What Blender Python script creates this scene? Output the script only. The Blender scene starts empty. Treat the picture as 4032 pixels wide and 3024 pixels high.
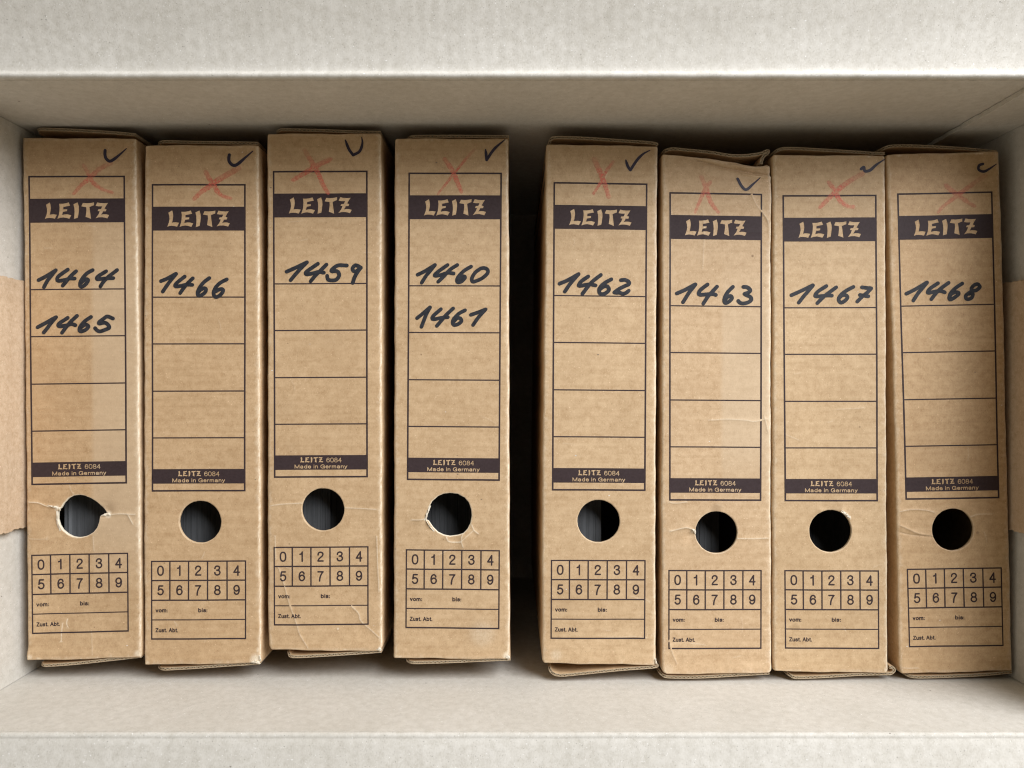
import bpy, bmesh, math, random
import numpy as np
from mathutils import Vector
from mathutils.geometry import delaunay_2d_cdt

random.seed(7)
S = bpy.context.scene
COL = S.collection

# ------------------------------------------------------------------ camera
CAM_Z = 0.733            # metres above the floor of the big box
FPX = 3030.0             # focal length in pixels of a 4032 px wide frame
cam_d = bpy.data.cameras.new('camera')
cam_d.sensor_width = 36.0
cam_d.lens = 36.0 * FPX / 4032.0
cam_d.clip_start = 0.01
cam_d.clip_end = 50
cam = bpy.data.objects.new('camera', cam_d)
COL.objects.link(cam)
cam.location = (0, 0, CAM_Z)
S.camera = cam

# ------------------------------------------------------------------ world + window light
W = bpy.data.worlds.new('World')
S.world = W
W.use_nodes = True
bg = W.node_tree.nodes['Background']
bg.inputs['Color'].default_value = (0.93, 0.95, 1.0, 1)
bg.inputs['Strength'].default_value = 1.0
_nt = W.node_tree               # the room: dim ceiling (and the person leaning over the carton), brighter walls around
_tc = _nt.nodes.new('ShaderNodeTexCoord')
_sp = _nt.nodes.new('ShaderNodeSeparateXYZ')
_cr = _nt.nodes.new('ShaderNodeValToRGB')
_nt.links.new(_tc.outputs['Generated'], _sp.inputs[0])
_nt.links.new(_sp.outputs[2], _cr.inputs[0])
_nt.links.new(_cr.outputs[0], bg.inputs['Color'])
_cr.color_ramp.elements[0].position = 0.0
_cr.color_ramp.elements[0].color = (.45, .41, .335, 1)
_cr.color_ramp.elements[1].position = 0.88
_cr.color_ramp.elements[1].color = (.012, .011, .010, 1)
_e = _cr.color_ramp.elements.new(.62)
_e.color = (.44, .40, .325, 1)

def area(name, loc, target, sx, sy, power, color):
    l = bpy.data.lights.new(name, 'AREA')
    l.shape = 'RECTANGLE'
    l.size, l.size_y = sx, sy
    l.energy = power
    l.color = color
    o = bpy.data.objects.new(name, l)
    COL.objects.link(o)
    o.location = loc
    d = Vector(target) - Vector(loc)
    o.rotation_euler = d.to_track_quat('-Z', 'Y').to_euler()
    return o

area('window_light', (1.02, 0.92, 1.28), (0, 0, 0.255), 0.95, 1.2, 56.0, (0.965, 0.985, 1.03))

S.view_settings.view_transform = 'Standard'
S.view_settings.look = 'None'
S.view_settings.exposure = 0.0
S.view_settings.gamma = 1.0
S.view_settings.use_curve_mapping = False
S.render.engine = 'CYCLES'
S.cycles.filter_width = 1.15
S.cycles.max_bounces = 8
S.cycles.diffuse_bounces = 5

# ------------------------------------------------------------------ helpers
def lin(r, g, b):
    f = lambda c: (c / 12.92) if c <= 0.04045 else ((c + 0.055) / 1.055) ** 2.4
    return (f(r / 255), f(g / 255), f(b / 255), 1.0)

ZT = 0.255               # height of the tops of the upright boxes

def wp(px, py, z=ZT):
    """measured position in the photograph -> metres, for a point at height z"""
    k = (CAM_Z - z) / FPX
    return ((px - 2016.0) * k, -(py - 1512.0) * k)

def link(o, parent=None):
    COL.objects.link(o)
    if parent is not None:
        o.parent = parent
    return o

def make_obj(name, verts, faces, mats, parent=None, origin=(0, 0, 0), smooth=False, midx=None, attrs=None):
    ox, oy, oz = origin
    me = bpy.data.meshes.new(name)
    me.from_pydata([(x - ox, y - oy, z - oz) for x, y, z in verts], [], faces)
    me.validate()
    for m in (mats if isinstance(mats, (list, tuple)) else [mats]):
        me.materials.append(m)
    if midx is not None and len(me.polygons) == len(midx):
        me.polygons.foreach_set('material_index', midx)
    if attrs:
        for k, vals in attrs.items():
            a = me.attributes.new(k, 'FLOAT', 'POINT')
            a.data.foreach_set('value', vals)
    if smooth:
        me.polygons.foreach_set('use_smooth', [True] * len(me.polygons))
    me.update()
    o = bpy.data.objects.new(name, me)
    link(o, parent)
    if parent is None:
        o.location = origin
    return o

def thing(name, loc, label, cat, group=None):
    o = bpy.data.objects.new(name, None)
    o.empty_display_size = 0.02
    COL.objects.link(o)
    o.location = loc
    o['label'] = label
    o['category'] = cat
    if group:
        o['group'] = group
    return o

# ------------------------------------------------------------------ materials
def nodes_of(name):
    m = bpy.data.materials.new(name)
    m.use_nodes = True
    nt = m.node_tree
    nt.nodes.clear()
    return m, nt

class NB:
    def __init__(s, nt):
        s.nt = nt
    def n(s, t, **kw):
        nd = s.nt.nodes.new(t)
        for k, v in kw.items():
            if k.startswith('_'):
                setattr(nd, k[1:], v)
            else:
                key = int(k[1:]) if k[0] == 'i' and k[1:].isdigit() else k.replace('__', ' ')
                s.put(nd.inputs[key], v)
        return nd
    def put(s, sock, v):
        if hasattr(v, 'is_linked') or hasattr(v, 'links'):
            s.nt.links.new(v, sock)
        else:
            sock.default_value = v
    def math(s, op, a, b=0.0, clamp=False):
        nd = s.nt.nodes.new('ShaderNodeMath')
        nd.operation = op
        nd.use_clamp = clamp
        s.put(nd.inputs[0], a)
        s.put(nd.inputs[1], b)
        return nd.outputs[0]
    def mix(s, fac, a, b, blend='MIX'):
        nd = s.nt.nodes.new('ShaderNodeMix')
        nd.data_type = 'RGBA'
        nd.blend_type = blend
        s.put(nd.inputs[0], fac)
        s.put(nd.inputs[6], a)
        s.put(nd.inputs[7], b)
        return nd.outputs[2]
    def noise(s, vec, scale, detail=3.0, rough=0.55):
        nd = s.nt.nodes.new('ShaderNodeTexNoise')
        s.put(nd.inputs['Vector'], vec)
        nd.inputs['Scale'].default_value = scale
        nd.inputs['Detail'].default_value = detail
        nd.inputs['Roughness'].default_value = rough
        return nd.outputs['Fac']
    def ramp(s, v, lo, hi, a=0.0, b=1.0):
        nd = s.nt.nodes.new('ShaderNodeMapRange')
        nd.clamp = True
        s.put(nd.inputs[0], v)
        nd.inputs[1].default_value = lo
        nd.inputs[2].default_value = hi
        nd.inputs[3].default_value = a
        nd.inputs[4].default_value = b
        return nd.outputs[0]
    def scaled(s, vec, sx, sy, sz, off=(0, 0, 0)):
        nd = s.nt.nodes.new('ShaderNodeMapping')
        s.put(nd.inputs['Vector'], vec)
        nd.inputs['Scale'].default_value = (sx, sy, sz)
        nd.inputs['Location'].default_value = off
        return nd.outputs[0]

def paper_material(name, base, pale, dark, rough=0.62, spec=0.3, fleck=0.5, contrast=1.0,
                   fade=None, seed=0.0, flute=None, wear_col=None, bumpk=1.0, streak=0.0):
    m, nt = nodes_of(name)
    b = NB(nt)
    tc = nt.nodes.new('ShaderNodeTexCoord')
    P = b.scaled(tc.outputs['Object'], 1, 1, 1, (seed, seed * .7, seed * .3))
    fib = b.noise(b.scaled(P, 1.0, 0.6, 1.0), 1300, 5, .7)       # short fibres
    blot = b.noise(P, 230, 4, .62)                                # cloudy formation
    big = b.noise(P, 22, 3, .5)
    spk = b.noise(P, 1400, 1, .5)
    c = b.mix(b.ramp(blot, .5 - .2 / contrast, .5 + .2 / contrast), dark, pale)
    c = b.mix(.55, c, base)
    c = b.mix(b.ramp(fib, .36, .70, 0, .50 * contrast), c, pale)
    c = b.mix(b.ramp(fib, .42, .26, 0, .32 * contrast), c, dark)
    stk = b.noise(b.scaled(P, .06, 1.0, 1.0), 420, 2, .5)
    c = b.mix(b.ramp(stk, .52, .72, 0, streak), c, dark)
    c = b.mix(b.ramp(stk, .46, .30, 0, streak), c, pale)
    c = b.mix(b.ramp(big, .35, .7, 0, .22), c, dark)
    c = b.mix(b.ramp(spk, .70, .78, 0, fleck), c, (dark[0] * .35, dark[1] * .35, dark[2] * .35, 1))
    spk2 = b.noise(b.scaled(P, 1, 1, 1, (3.1, 1.7, .4)), 1100, 1, .5)
    c = b.mix(b.ramp(spk2, .70, .80, 0, fleck), c, (min(1, pale[0] * 1.35), min(1, pale[1] * 1.4), min(1, pale[2] * 1.5), 1))
    if fade:                                                      # one half bleached by light over the years
        sep = nt.nodes.new('ShaderNodeSeparateXYZ')
        nt.links.new(tc.outputs['Object'], sep.inputs[0])
        wob = b.math('MULTIPLY', b.math('SUBTRACT', b.noise(P, 60, 2), .5), .0012)
        fx = b.ramp(b.math('ADD', sep.outputs[0], wob), fade[0] - .0014, fade[0] + .0014)
        fy = b.math('MULTIPLY', b.ramp(sep.outputs[1], fade[1], fade[1] + .04),
                    b.ramp(sep.outputs[1], fade[2], fade[2] - .07))
        c = b.mix(b.math('MULTIPLY', b.math('MULTIPLY', fx, fy), fade[3]), c, (.60, .47, .32, 1))
    vo = nt.nodes.new('ShaderNodeTexVoronoi')
    vo.inputs['Scale'].default_value = 75
    b.put(vo.inputs['Vector'], b.scaled(P, 1, 1.6, 1.3))
    sv = nt.nodes.new('ShaderNodeSeparateColor')
    nt.links.new(vo.outputs['Color'], sv.inputs[0])
    sp_ = b.math('MULTIPLY', b.ramp(vo.outputs['Distance'], .05, .035), b.ramp(sv.outputs[0], .80, .83))
    c = b.mix(b.math('MULTIPLY', sp_, .75), c, (.10, .085, .07, 1))
    sq_ = b.math('MULTIPLY', b.ramp(vo.outputs['Distance'], .05, .03), b.ramp(sv.outputs[1], .84, .87))
    c = b.mix(b.math('MULTIPLY', sq_, .7), c, (.75, .72, .66, 1))
    at = nt.nodes.new('ShaderNodeAttribute')
    at.attribute_name = 'stain'
    c = b.mix(b.math('MULTIPLY', at.outputs['Fac'], b.ramp(blot, .3, .7, .35, 1.0), True), c, (dark[0] * .45, dark[1] * .40, dark[2] * .35, 1))
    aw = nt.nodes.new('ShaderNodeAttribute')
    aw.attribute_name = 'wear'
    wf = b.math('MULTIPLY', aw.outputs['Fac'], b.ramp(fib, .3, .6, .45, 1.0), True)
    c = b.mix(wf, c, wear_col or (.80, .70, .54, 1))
    h = b.math('ADD', b.math('MULTIPLY', fib, .5), b.math('MULTIPLY', blot, .9))
    if flute:
        wv = nt.nodes.new('ShaderNodeTexWave')
        wv.wave_type = 'BANDS'
        wv.bands_direction = flute
        wv.inputs['Scale'].default_value = 45
        wv.inputs['Distortion'].default_value = .6
        b.put(wv.inputs['Vector'], tc.outputs['Object'])
        h = b.math('ADD', h, b.math('MULTIPLY', wv.outputs['Fac'], .55))
    bump = b.n('ShaderNodeBump', Strength=.35 * bumpk, Distance=.00018, Height=h)
    bs = b.n('ShaderNodeBsdfPrincipled')
    b.put(bs.inputs['Base Color'], c)
    b.put(bs.inputs['Roughness'], b.ramp(fib, .3, .7, rough + .06, rough - .06))
    bs.inputs['Specular IOR Level'].default_value = spec
    nt.links.new(bump.outputs[0], bs.inputs['Normal'])
    out = nt.nodes.new('ShaderNodeOutputMaterial')
    nt.links.new(bs.outputs[0], out.inputs[0])
    return m

def ink_material(name, col, col2, rough=.5, spec=.35, cover=.985, scale=700):
    m, nt = nodes_of(name)
    b = NB(nt)
    tc = nt.nodes.new('ShaderNodeTexCoord')
    n1 = b.noise(tc.outputs['Object'], scale, 4, .6)
    n2 = b.noise(tc.outputs['Object'], 90, 3, .5)
    c = b.mix(b.ramp(n1, .3, .7), col, col2)
    c = b.mix(b.ramp(n2, .4, .7, 0, .4), c, col2)
    bs = b.n('ShaderNodeBsdfPrincipled')
    b.put(bs.inputs['Base Color'], c)
    bs.inputs['Roughness'].default_value = rough
    bs.inputs['Specular IOR Level'].default_value = spec
    tr = nt.nodes.new('ShaderNodeBsdfTransparent')
    mx = nt.nodes.new('ShaderNodeMixShader')
    b.put(mx.inputs[0], b.ramp(n1, .70, .80, cover, cover - .35))
    nt.links.new(tr.outputs[0], mx.inputs[1])
    nt.links.new(bs.outputs[0], mx.inputs[2])
    out = nt.nodes.new('ShaderNodeOutputMaterial')
    nt.links.new(mx.outputs[0], out.inputs[0])
    return m

def crayon_material():
    m, nt = nodes_of('red_crayon')
    b = NB(nt)
    tc = nt.nodes.new('ShaderNodeTexCoord')
    n1 = b.noise(tc.outputs['Object'], 650, 4, .65)
    n2 = b.noise(tc.outputs['Object'], 120, 2, .5)
    at = nt.nodes.new('ShaderNodeAttribute')
    at.attribute_name = 'press'
    bs = b.n('ShaderNodeBsdfPrincipled')
    bs.inputs['Base Color'].default_value = lin(232, 116, 96)
    bs.inputs['Roughness'].default_value = .6
    tr = nt.nodes.new('ShaderNodeBsdfTransparent')
    mx = nt.nodes.new('ShaderNodeMixShader')
    f = b.math('MULTIPLY', b.ramp(n1, .30, .62, .12, .64), b.ramp(n2, .3, .7, .75, 1.05))
    b.put(mx.inputs[0], b.math('MULTIPLY', f, at.outputs['Fac'], True))
    nt.links.new(tr.outputs[0], mx.inputs[1])
    nt.links.new(bs.outputs[0], mx.inputs[2])
    out = nt.nodes.new('ShaderNodeOutputMaterial')
    nt.links.new(mx.outputs[0], out.inputs[0])
    return m

KB, KP, KD = lin(188, 157, 120), lin(213, 186, 151), lin(155, 124, 88)
def kraft(name, tint=(1, 1, 1), **kw):
    t = lambda c: (c[0] * tint[0], c[1] * tint[1], c[2] * tint[2], 1)
    kw.setdefault('streak', .2)
    return paper_material(name, t(KB), t(KP), t(KD), **kw)

GREY = dict(base=lin(197, 192, 182), pale=lin(213, 209, 201), dark=lin(168, 162, 149))
M_GREY = paper_material('grey_board', rough=.75, spec=.2, fleck=.55, contrast=1.0, **GREY)
M_FLAP = paper_material('grey_board_flap', rough=.7, spec=.25, fleck=.7, contrast=1.25, flute='X', bumpk=1.3, **GREY)
M_LINER = kraft('kraft_outer_liner', tint=(1.04, 1.12, 1.30), seed=4.0)
M_EDGE = paper_material('corrugated_edge', lin(172, 154, 128), lin(190, 174, 148), lin(140, 122, 96), rough=.8, spec=.1, fleck=.2)
M_TORN = paper_material('torn_fibre', lin(222, 212, 192), lin(235, 228, 214), lin(190, 172, 145), rough=.85, spec=.1, fleck=.2)
M_PRINT = ink_material('printed_ink', lin(53, 41, 41), lin(63, 51, 52), rough=.6, spec=.2, cover=.97)
M_MARK = ink_material('marker_ink', lin(33, 34, 38), lin(54, 55, 60), rough=.55, spec=.22, cover=.99, scale=420)
M_PEN = ink_material('pen_ink', lin(42, 38, 50), lin(56, 50, 66), rough=.5, spec=.3, cover=.99)
M_CRAY = crayon_material()

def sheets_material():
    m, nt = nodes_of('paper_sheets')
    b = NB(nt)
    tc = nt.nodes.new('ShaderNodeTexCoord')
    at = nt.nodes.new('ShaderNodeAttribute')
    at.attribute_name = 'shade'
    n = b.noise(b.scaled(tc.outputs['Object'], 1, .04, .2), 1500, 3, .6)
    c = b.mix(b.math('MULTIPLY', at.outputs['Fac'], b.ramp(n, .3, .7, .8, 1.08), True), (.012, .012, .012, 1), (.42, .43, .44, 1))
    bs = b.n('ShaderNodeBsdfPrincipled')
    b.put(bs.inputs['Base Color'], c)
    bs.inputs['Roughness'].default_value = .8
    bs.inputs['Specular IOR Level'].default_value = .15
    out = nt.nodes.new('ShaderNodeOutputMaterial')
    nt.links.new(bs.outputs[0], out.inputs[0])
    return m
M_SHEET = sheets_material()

# ------------------------------------------------------------------ 2D shape tools (pixel units of the photograph)
def catmull(pts, step=6.0, closed=False):
    if len(pts) < 3:
        out = []
        (x0, y0), (x1, y1) = pts[0], pts[-1]
        n = max(1, int(math.hypot(x1 - x0, y1 - y0) / step))
        return [(x0 + (x1 - x0) * i / n, y0 + (y1 - y0) * i / n) for i in range(n + 1)]
    P = list(pts)
    if closed:
        P = P[:-1] if P[0] == P[-1] else P
        Q = [P[-1]] + P + [P[0], P[1]]
    else:
        Q = [(2 * P[0][0] - P[1][0], 2 * P[0][1] - P[1][1])] + P + [(2 * P[-1][0] - P[-2][0], 2 * P[-1][1] - P[-2][1])]
    out = []
    for i in range(1, len(Q) - 2):
        p0, p1, p2, p3 = Q[i - 1], Q[i], Q[i + 1], Q[i + 2]
        n = max(2, int(math.hypot(p2[0] - p1[0], p2[1] - p1[1]) / step))
        for k in range(n):
            t = k / n
            out.append(tuple(.5 * (2 * p1[a] + (p2[a] - p0[a]) * t + (2 * p0[a] - 5 * p1[a] + 4 * p2[a] - p3[a]) * t * t
                                   + (3 * p1[a] - p0[a] - 3 * p2[a] + p3[a]) * t ** 3) for a in (0, 1)))
    out.append(Q[-2] if not closed else P[0])
    return out

def ccw(poly):
    a = sum(poly[i][0] * poly[(i + 1) % len(poly)][1] - poly[(i + 1) % len(poly)][0] * poly[i][1] for i in range(len(poly)))
    return poly if a > 0 else poly[::-1]

def stroke_polys(pts, w, w_end=None, w_start=None, step=4.0, rough=0.0, rnd=random):
    """convex pieces (quads + round joints) covering a pen stroke"""
    c = catmull(pts, step)
    n = len(c)
    L = [0]
    for i in range(1, n):
        L.append(L[-1] + math.hypot(c[i][0] - c[i - 1][0], c[i][1] - c[i - 1][1]))
    T = L[-1] or 1
    ws = []
    for i in range(n):
        t = L[i] / T
        ww = w
        if w_end is not None and t > .55:
            ww = w + (w_end - w) * ((t - .55) / .45)
        if w_start is not None and t < .3:
            ww = w_start + (w - w_start) * (t / .3)
        ws.append(ww * (1 + rough * (rnd.random() - .5)))
    out = []
    for i in range(n):
        r = ws[i] / 2
        out.append(ccw([(c[i][0] + r * math.cos(a * math.pi / 5 + .3), c[i][1] + r * math.sin(a * math.pi / 5 + .3)) for a in range(10)]))
        if i < n - 1:
            dx, dy = c[i + 1][0] - c[i][0], c[i + 1][1] - c[i][1]
            d = math.hypot(dx, dy)
            if d < 1e-6:
                continue
            nx, ny = -dy / d, dx / d
            a, b2 = ws[i] / 2, ws[i + 1] / 2
            out.append(ccw([(c[i][0] + nx * a, c[i][1] + ny * a), (c[i + 1][0] + nx * b2, c[i + 1][1] + ny * b2),
                            (c[i + 1][0] - nx * b2, c[i + 1][1] - ny * b2), (c[i][0] - nx * a, c[i][1] - ny * a)]))
    return out

def rect(x0, y0, x1, y1, cell=18.0):
    nx = max(1, int(math.ceil((x1 - x0) / cell)))
    ny = max(1, int(math.ceil((y1 - y0) / cell)))
    out = []
    for i in range(nx):
        for j in range(ny):
            a0, a1 = x0 + (x1 - x0) * i / nx, x0 + (x1 - x0) * (i + 1) / nx
            b0, b1 = y0 + (y1 - y0) * j / ny, y0 + (y1 - y0) * (j + 1) / ny
            out.append([(a0, b0), (a1, b0), (a1, b1), (a0, b1)])
    return out

def union(polys, cut=()):
    """merge overlapping shapes into one flat triangulation, leaving out the cut shapes"""
    vs, fs = [], []
    for p in list(polys) + list(cut):
        p = ccw(p)
        fs.append(list(range(len(vs), len(vs) + len(p))))
        vs += [Vector(q) for q in p]
    r = delaunay_2d_cdt(vs, [], fs, 0, 1e-4, True)
    V, F, OF = r[0], r[2], r[5]
    npoly = len(polys)
    keep = [f for f, o in zip(F, OF) if o and any(k < npoly for k in o) and not any(k >= npoly for k in o)]
    used = {}
    ov, of = [], []
    for f in keep:
        g = []
        for i in f:
            if i not in used:
                used[i] = len(ov)
                ov.append((V[i][0], V[i][1]))
            g.append(used[i])
        of.append(g)
    return ov, of

def ell(cx, cy, rx, ry, n=22):
    return [(cx + rx * math.sin(2 * math.pi * i / n), cy - ry * math.cos(2 * math.pi * i / n)) for i in range(n + 1)]
DIG = {
 '0': [[(10.35 + (abs(math.sin(t)) ** .85) * math.copysign(10.35, math.sin(t)), 17.35 - (abs(math.cos(t)) ** .8) * math.copysign(17.35, math.cos(t))) for t in [2 * math.pi * i / 26 for i in range(27)]]],
 '1': [[(3.5, 8), (8.5, 6.6), (11.2, 3.5), (12, 0)], [(12.2, -1), (12.2, 36)]],
 '2': [[(1, 11), (1.5, 6), (4.5, 1.8), (10, 0), (16, 1.5), (19.5, 6), (19.3, 11), (16, 16), (9, 22), (3, 28.5), (.8, 34.7)], [(.8, 34.7), (20.5, 34.7)]],
 '3': [[(1, 9.5), (2, 4.5), (5.5, 1), (10.3, 0), (15.5, 1.2), (18.8, 5), (18.5, 10), (15.5, 14), (10, 15.8), (8, 15.8)], [(10, 15.8), (16, 17.5), (20, 22), (20.3, 26.5), (17.5, 32), (11, 34.7), (5, 33.5), (1.3, 29.5), (.5, 25)]],
 '4': [[(15.5, 36.5), (15.5, 0)], [(15.5, 0), (0, 24.5)], [(0, 24.5), (21, 24.5)]],
 '5': [[(19, .3), (4.5, .3)], [(4.5, .3), (2, 17)], [(2, 17), (6, 13.5), (11, 12.5), (17, 15), (20.3, 20.5), (19.8, 27), (16.5, 32.3), (10.3, 34.7), (4.5, 33), (.8, 28)]],
 '6': [[(19, 8.5), (17, 3), (11, 0), (5, 2.5), (1.5, 9), (.3, 18), (1, 26), (4.5, 32.5), (10.5, 34.7), (16.5, 32.3), (20.2, 26.5), (20, 20), (16.5, 15), (10.5, 13.3), (5, 15.5), (1.3, 21)]],
 '7': [[(.5, .3), (20.3, .3)], [(20.3, .3), (14, 9), (9.5, 19), (7.5, 28), (6.8, 36.5)]],
 '8': [ell(10.35, 8.3, 8.7, 8.3), ell(10.35, 25.5, 10.3, 9.2)]}
DIG['9'] = [[(20.7 - x, 34.7 - y) for x, y in DIG['6'][0]]]

def E(cx, cy, rx, ry):
    return ell(cx, cy, rx, ry, 14)
GLYPH = {
 'M': (.86, [[(.03, 1), (.03, 0)], [(.03, 0), (.43, .98)], [(.43, .98), (.83, 0)], [(.83, 0), (.83, 1)]]),
 'a': (.55, [[(.06, .47), (.13, .36), (.28, .32), (.43, .36), (.48, .48), (.49, 1)], [(.48, .60), (.28, .65), (.10, .71), (.04, .84), (.13, .97), (.28, .99), (.42, .9), (.48, .78)]]),
 'd': (.55, [[(.52, 0), (.52, 1)], E(.28, .66, .24, .33)]),
 'b': (.55, [[(.04, 0), (.04, 1)], E(.28, .66, .24, .33)]),
 'o': (.55, [E(.28, .66, .25, .33)]),
 'e': (.54, [[(.05, .64), (.51, .64)], [(.51, .64), (.49, .46), (.38, .34), (.26, .32), (.11, .40), (.04, .60), (.07, .83), (.2, .97), (.37, .98), (.5, .86)]]),
 'i': (.08, [[(.04, .32), (.04, 1)], [(.04, .03), (.04, .09)]]),
 'n': (.50, [[(.04, .32), (.04, 1)], [(.05, .52), (.14, .37), (.28, .32), (.41, .37), (.46, .52), (.46, 1)]]),
 'r': (.28, [[(.04, .32), (.04, 1)], [(.05, .56), (.13, .40), (.28, .34)]]),
 'm': (.80, [[(.04, .32), (.04, 1)], [(.05, .50), (.12, .37), (.24, .32), (.36, .37), (.40, .52), (.40, 1)], [(.41, .50), (.48, .37), (.6, .32), (.72, .37), (.76, .52), (.76, 1)]]),
 'y': (.48, [[(.01, .32), (.24, .97)], [(.47, .32), (.24, .97), (.17, 1.19), (.03, 1.25)]]),
 'G': (.76, [[(.70, .30), (.62, .10), (.42, .01), (.2, .07), (.05, .29), (.02, .54), (.09, .82), (.27, .98), (.48, .98), (.64, .87), (.72, .70)], [(.44, .54), (.73, .54)], [(.73, .54), (.73, 1)]]),
 'v': (.46, [[(.01, .32), (.23, 1)], [(.45, .32), (.23, 1)]]),
 's': (.48, [[(.44, .48), (.38, .36), (.24, .32), (.10, .36), (.06, .48), (.14, .6), (.32, .67), (.45, .78), (.42, .92), (.26, .99), (.10, .95), (.03, .84)]]),
 'Z': (.62, [[(.04, .03), (.58, .03)], [(.58, .03), (.03, .97)], [(.03, .97), (.61, .97)]]),
 'u': (.50, [[(.04, .32), (.04, .8), (.11, .95), (.24, .99), (.37, .93), (.46, .78)], [(.46, .32), (.46, 1)]]),
 't': (.28, [[(.13, .1), (.13, .86), (.18, .97), (.28, .98)], [(.01, .34), (.27, .34)]]),
 'A': (.70, [[(.01, 1), (.35, 0)], [(.35, 0), (.69, 1)], [(.13, .66), (.57, .66)]]),
 '.': (.08, [[(.04, .94), (.04, 1)]]),
 ':': (.10, [[(.05, .94), (.05, 1)], [(.05, .42), (.05, .48)]]),
 ' ': (.16, [])}
for _c in '0123456789':
    GLYPH[_c] = (.58, [[(x / 36.0, (y + .6) / 36.0) for x, y in st] for st in DIG[_c]])

def word_strokes(text, ox, oy, s, xa, xb, ytop, ybase, weight):
    """a word in a plain grotesque drawn as pen strokes, fitted between xa and xb; ytop is the cap line"""
    gap = .20
    tot = sum(GLYPH[c][0] + gap for c in text) - gap
    H = (ybase - ytop) * s
    w = weight * H
    k = ((xb - xa) * s - w) / tot
    x = 0.0
    out = []
    for c in text:
        adv, sts = GLYPH[c]
        for st in sts:
            P = [(ox + xa * s + w / 2 + (x + px) * k, oy + ytop * s + w / 2 + py * (H - w)) for px, py in st]
            out += stroke_polys(P, w, step=1.6)
        x += adv + gap
    return out

# ---- printed design, in pixels from the upper left corner of the printed frame
def zc(pts, ox, oy, s, bx=598.0, by=725.0):
    return [(ox + x * s - bx, oy + y * s - by) for x, y in pts]

BRAND = [
    [(505,165),(420,215),(440,290),(445,360),(432,430),(395,530),(440,512),(500,508),(560,515),(615,530),(660,440),(590,428),(530,430),(502,440),(520,360),(530,290),(522,220)],
    [(710,195),(720,270),(715,360),(705,430),(670,532),(730,510),(800,500),(870,512),(930,532),(975,452),(900,432),(840,432),(775,445),(785,405),(795,375),(880,362),(888,318),(800,322),(803,268),(870,255),(950,240),(920,165),(860,185),(790,195)],
    [(1110,165),(1022,208),(1040,290),(1045,370),(1040,450),(1030,535),(1115,508),(1130,420),(1140,330),(1138,250)],
    [(1225,178),(1190,255),(1240,265),(1295,272),(1300,340),(1290,420),(1280,490),(1340,510),(1398,535),(1385,430),(1375,340),(1365,270),(1420,245),(1462,230),(1465,165),(1400,178),(1310,185)],
    [(1535,165),(1498,245),(1560,255),(1640,255),(1615,315),(1560,318),(1540,360),(1585,365),(1560,430),(1495,520),(1560,500),(1640,498),(1700,510),(1750,525),(1790,450),(1730,432),(1670,430),(1615,440),(1645,400),(1655,368),(1720,365),(1735,320),(1690,305),(1720,250),(1765,180),(1690,185),(1600,180)]]
brand_big = [zc(p, 590, 800, .17631) for p in BRAND]
def small(p):
    q = [(585 + (x - 395) / 1395 * 530, 138 + (y - 165) / 370 * 132) for x, y in p]
    return zc(q, 600, 1830, .17179)
brand_small = [small(p) for p in BRAND]

def mesh_dict(v, f):
    return dict(v=v, f=f)

W0 = 369.0
frame = rect(-.5, -.5, W0 + .5, 5.8) + rect(-.5, 1204.2, W0 + .5, 1210.5) + rect(-.5, 5.8, 5.8, 1204.2) + rect(W0 - 5.8, 5.8, W0 + .5, 1204.2)
rows = []
for y in (445, 629, 815, 999):
    rows += rect(5.8, y - 2.3, W0 - 5.8, y + 2.3)
bx = lambda x0, y0, x1, y1: (600 + x0 * .17179 - 598, 1830 + y0 * .17179 - 725, 600 + x1 * .17179 - 598, 1830 + y1 * .17179 - 725)
small_text = word_strokes('6084', 600 - 598, 1830 - 725, .17179, 1185, 1540, 154, 267, .135) + word_strokes('Made in Germany', 600 - 598, 1830 - 725, .17179, 455, 1672, 309, 405, .19)
D_FRAME = union(frame + rows + rect(0, 89, W0, 183) , brand_big)
D_BAND2 = union(rect(0, 1122, W0, 1179), brand_small + small_text)

# number table, pixels from the same corner
TX, TY = -3.0, 1482.0
def tz(x, y):
    return (590 + x * .2049 - 598, 2190 + y * .2049 - 725)
x0, y0 = tz(25, 85); x1, y1 = tz(1852, 1602)
tab = rect(x0, y0, x1, y0 + 5) + rect(x0, y1 - 5.5, x1, y1) + rect(x0, y0 + 5, x0 + 5, y1 - 5.5) + rect(x1 - 5, y0 + 5, x1, y1 - 5.5)
for yy, ww in ((465, 5.2), (845, 5.2), (1222, 3.9)):
    yv = tz(0, yy)[1]
    tab += rect(x0 + 5, yv - ww / 2, x1 - 5, yv + ww / 2)
for xx in (385, 745, 1112, 1485):
    xv = tz(xx, 0)[0]
    yb = tz(0, 845)[1]
    tab += rect(xv - 2.6, y0 + 5, xv + 2.6, yb)
D_TABLE = union(tab)
dig = []
for i, ch in enumerate('0123456789'):
    cx = (207, 570, 930, 1300, 1668)[i % 5]
    top = 180 if i < 5 else 556
    ox, oy = tz(cx - 64 + (0 if ch != '1' else -2), top)
    for st in DIG[ch]:
        s2 = [(ox + 2.65 + x, oy + 2.65 + y) for x, y in st]
        for k in range(len(s2) - 1):
            pass
        dig += stroke_polys(s2, 5.8, step=3.0)
dig += word_strokes('vom:', 590 - 598, 2190 - 725, .2049, 110, 346, 996, 1080, .20)
dig += word_strokes('bis:', 590 - 598, 2190 - 725, .2049, 930, 1112, 996, 1080, .20)
dig += word_strokes('Zust. Abt.', 590 - 598, 2190 - 725, .2049, 106, 550, 1378, 1462, .185)
D_DIGITS = union(dig)

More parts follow.
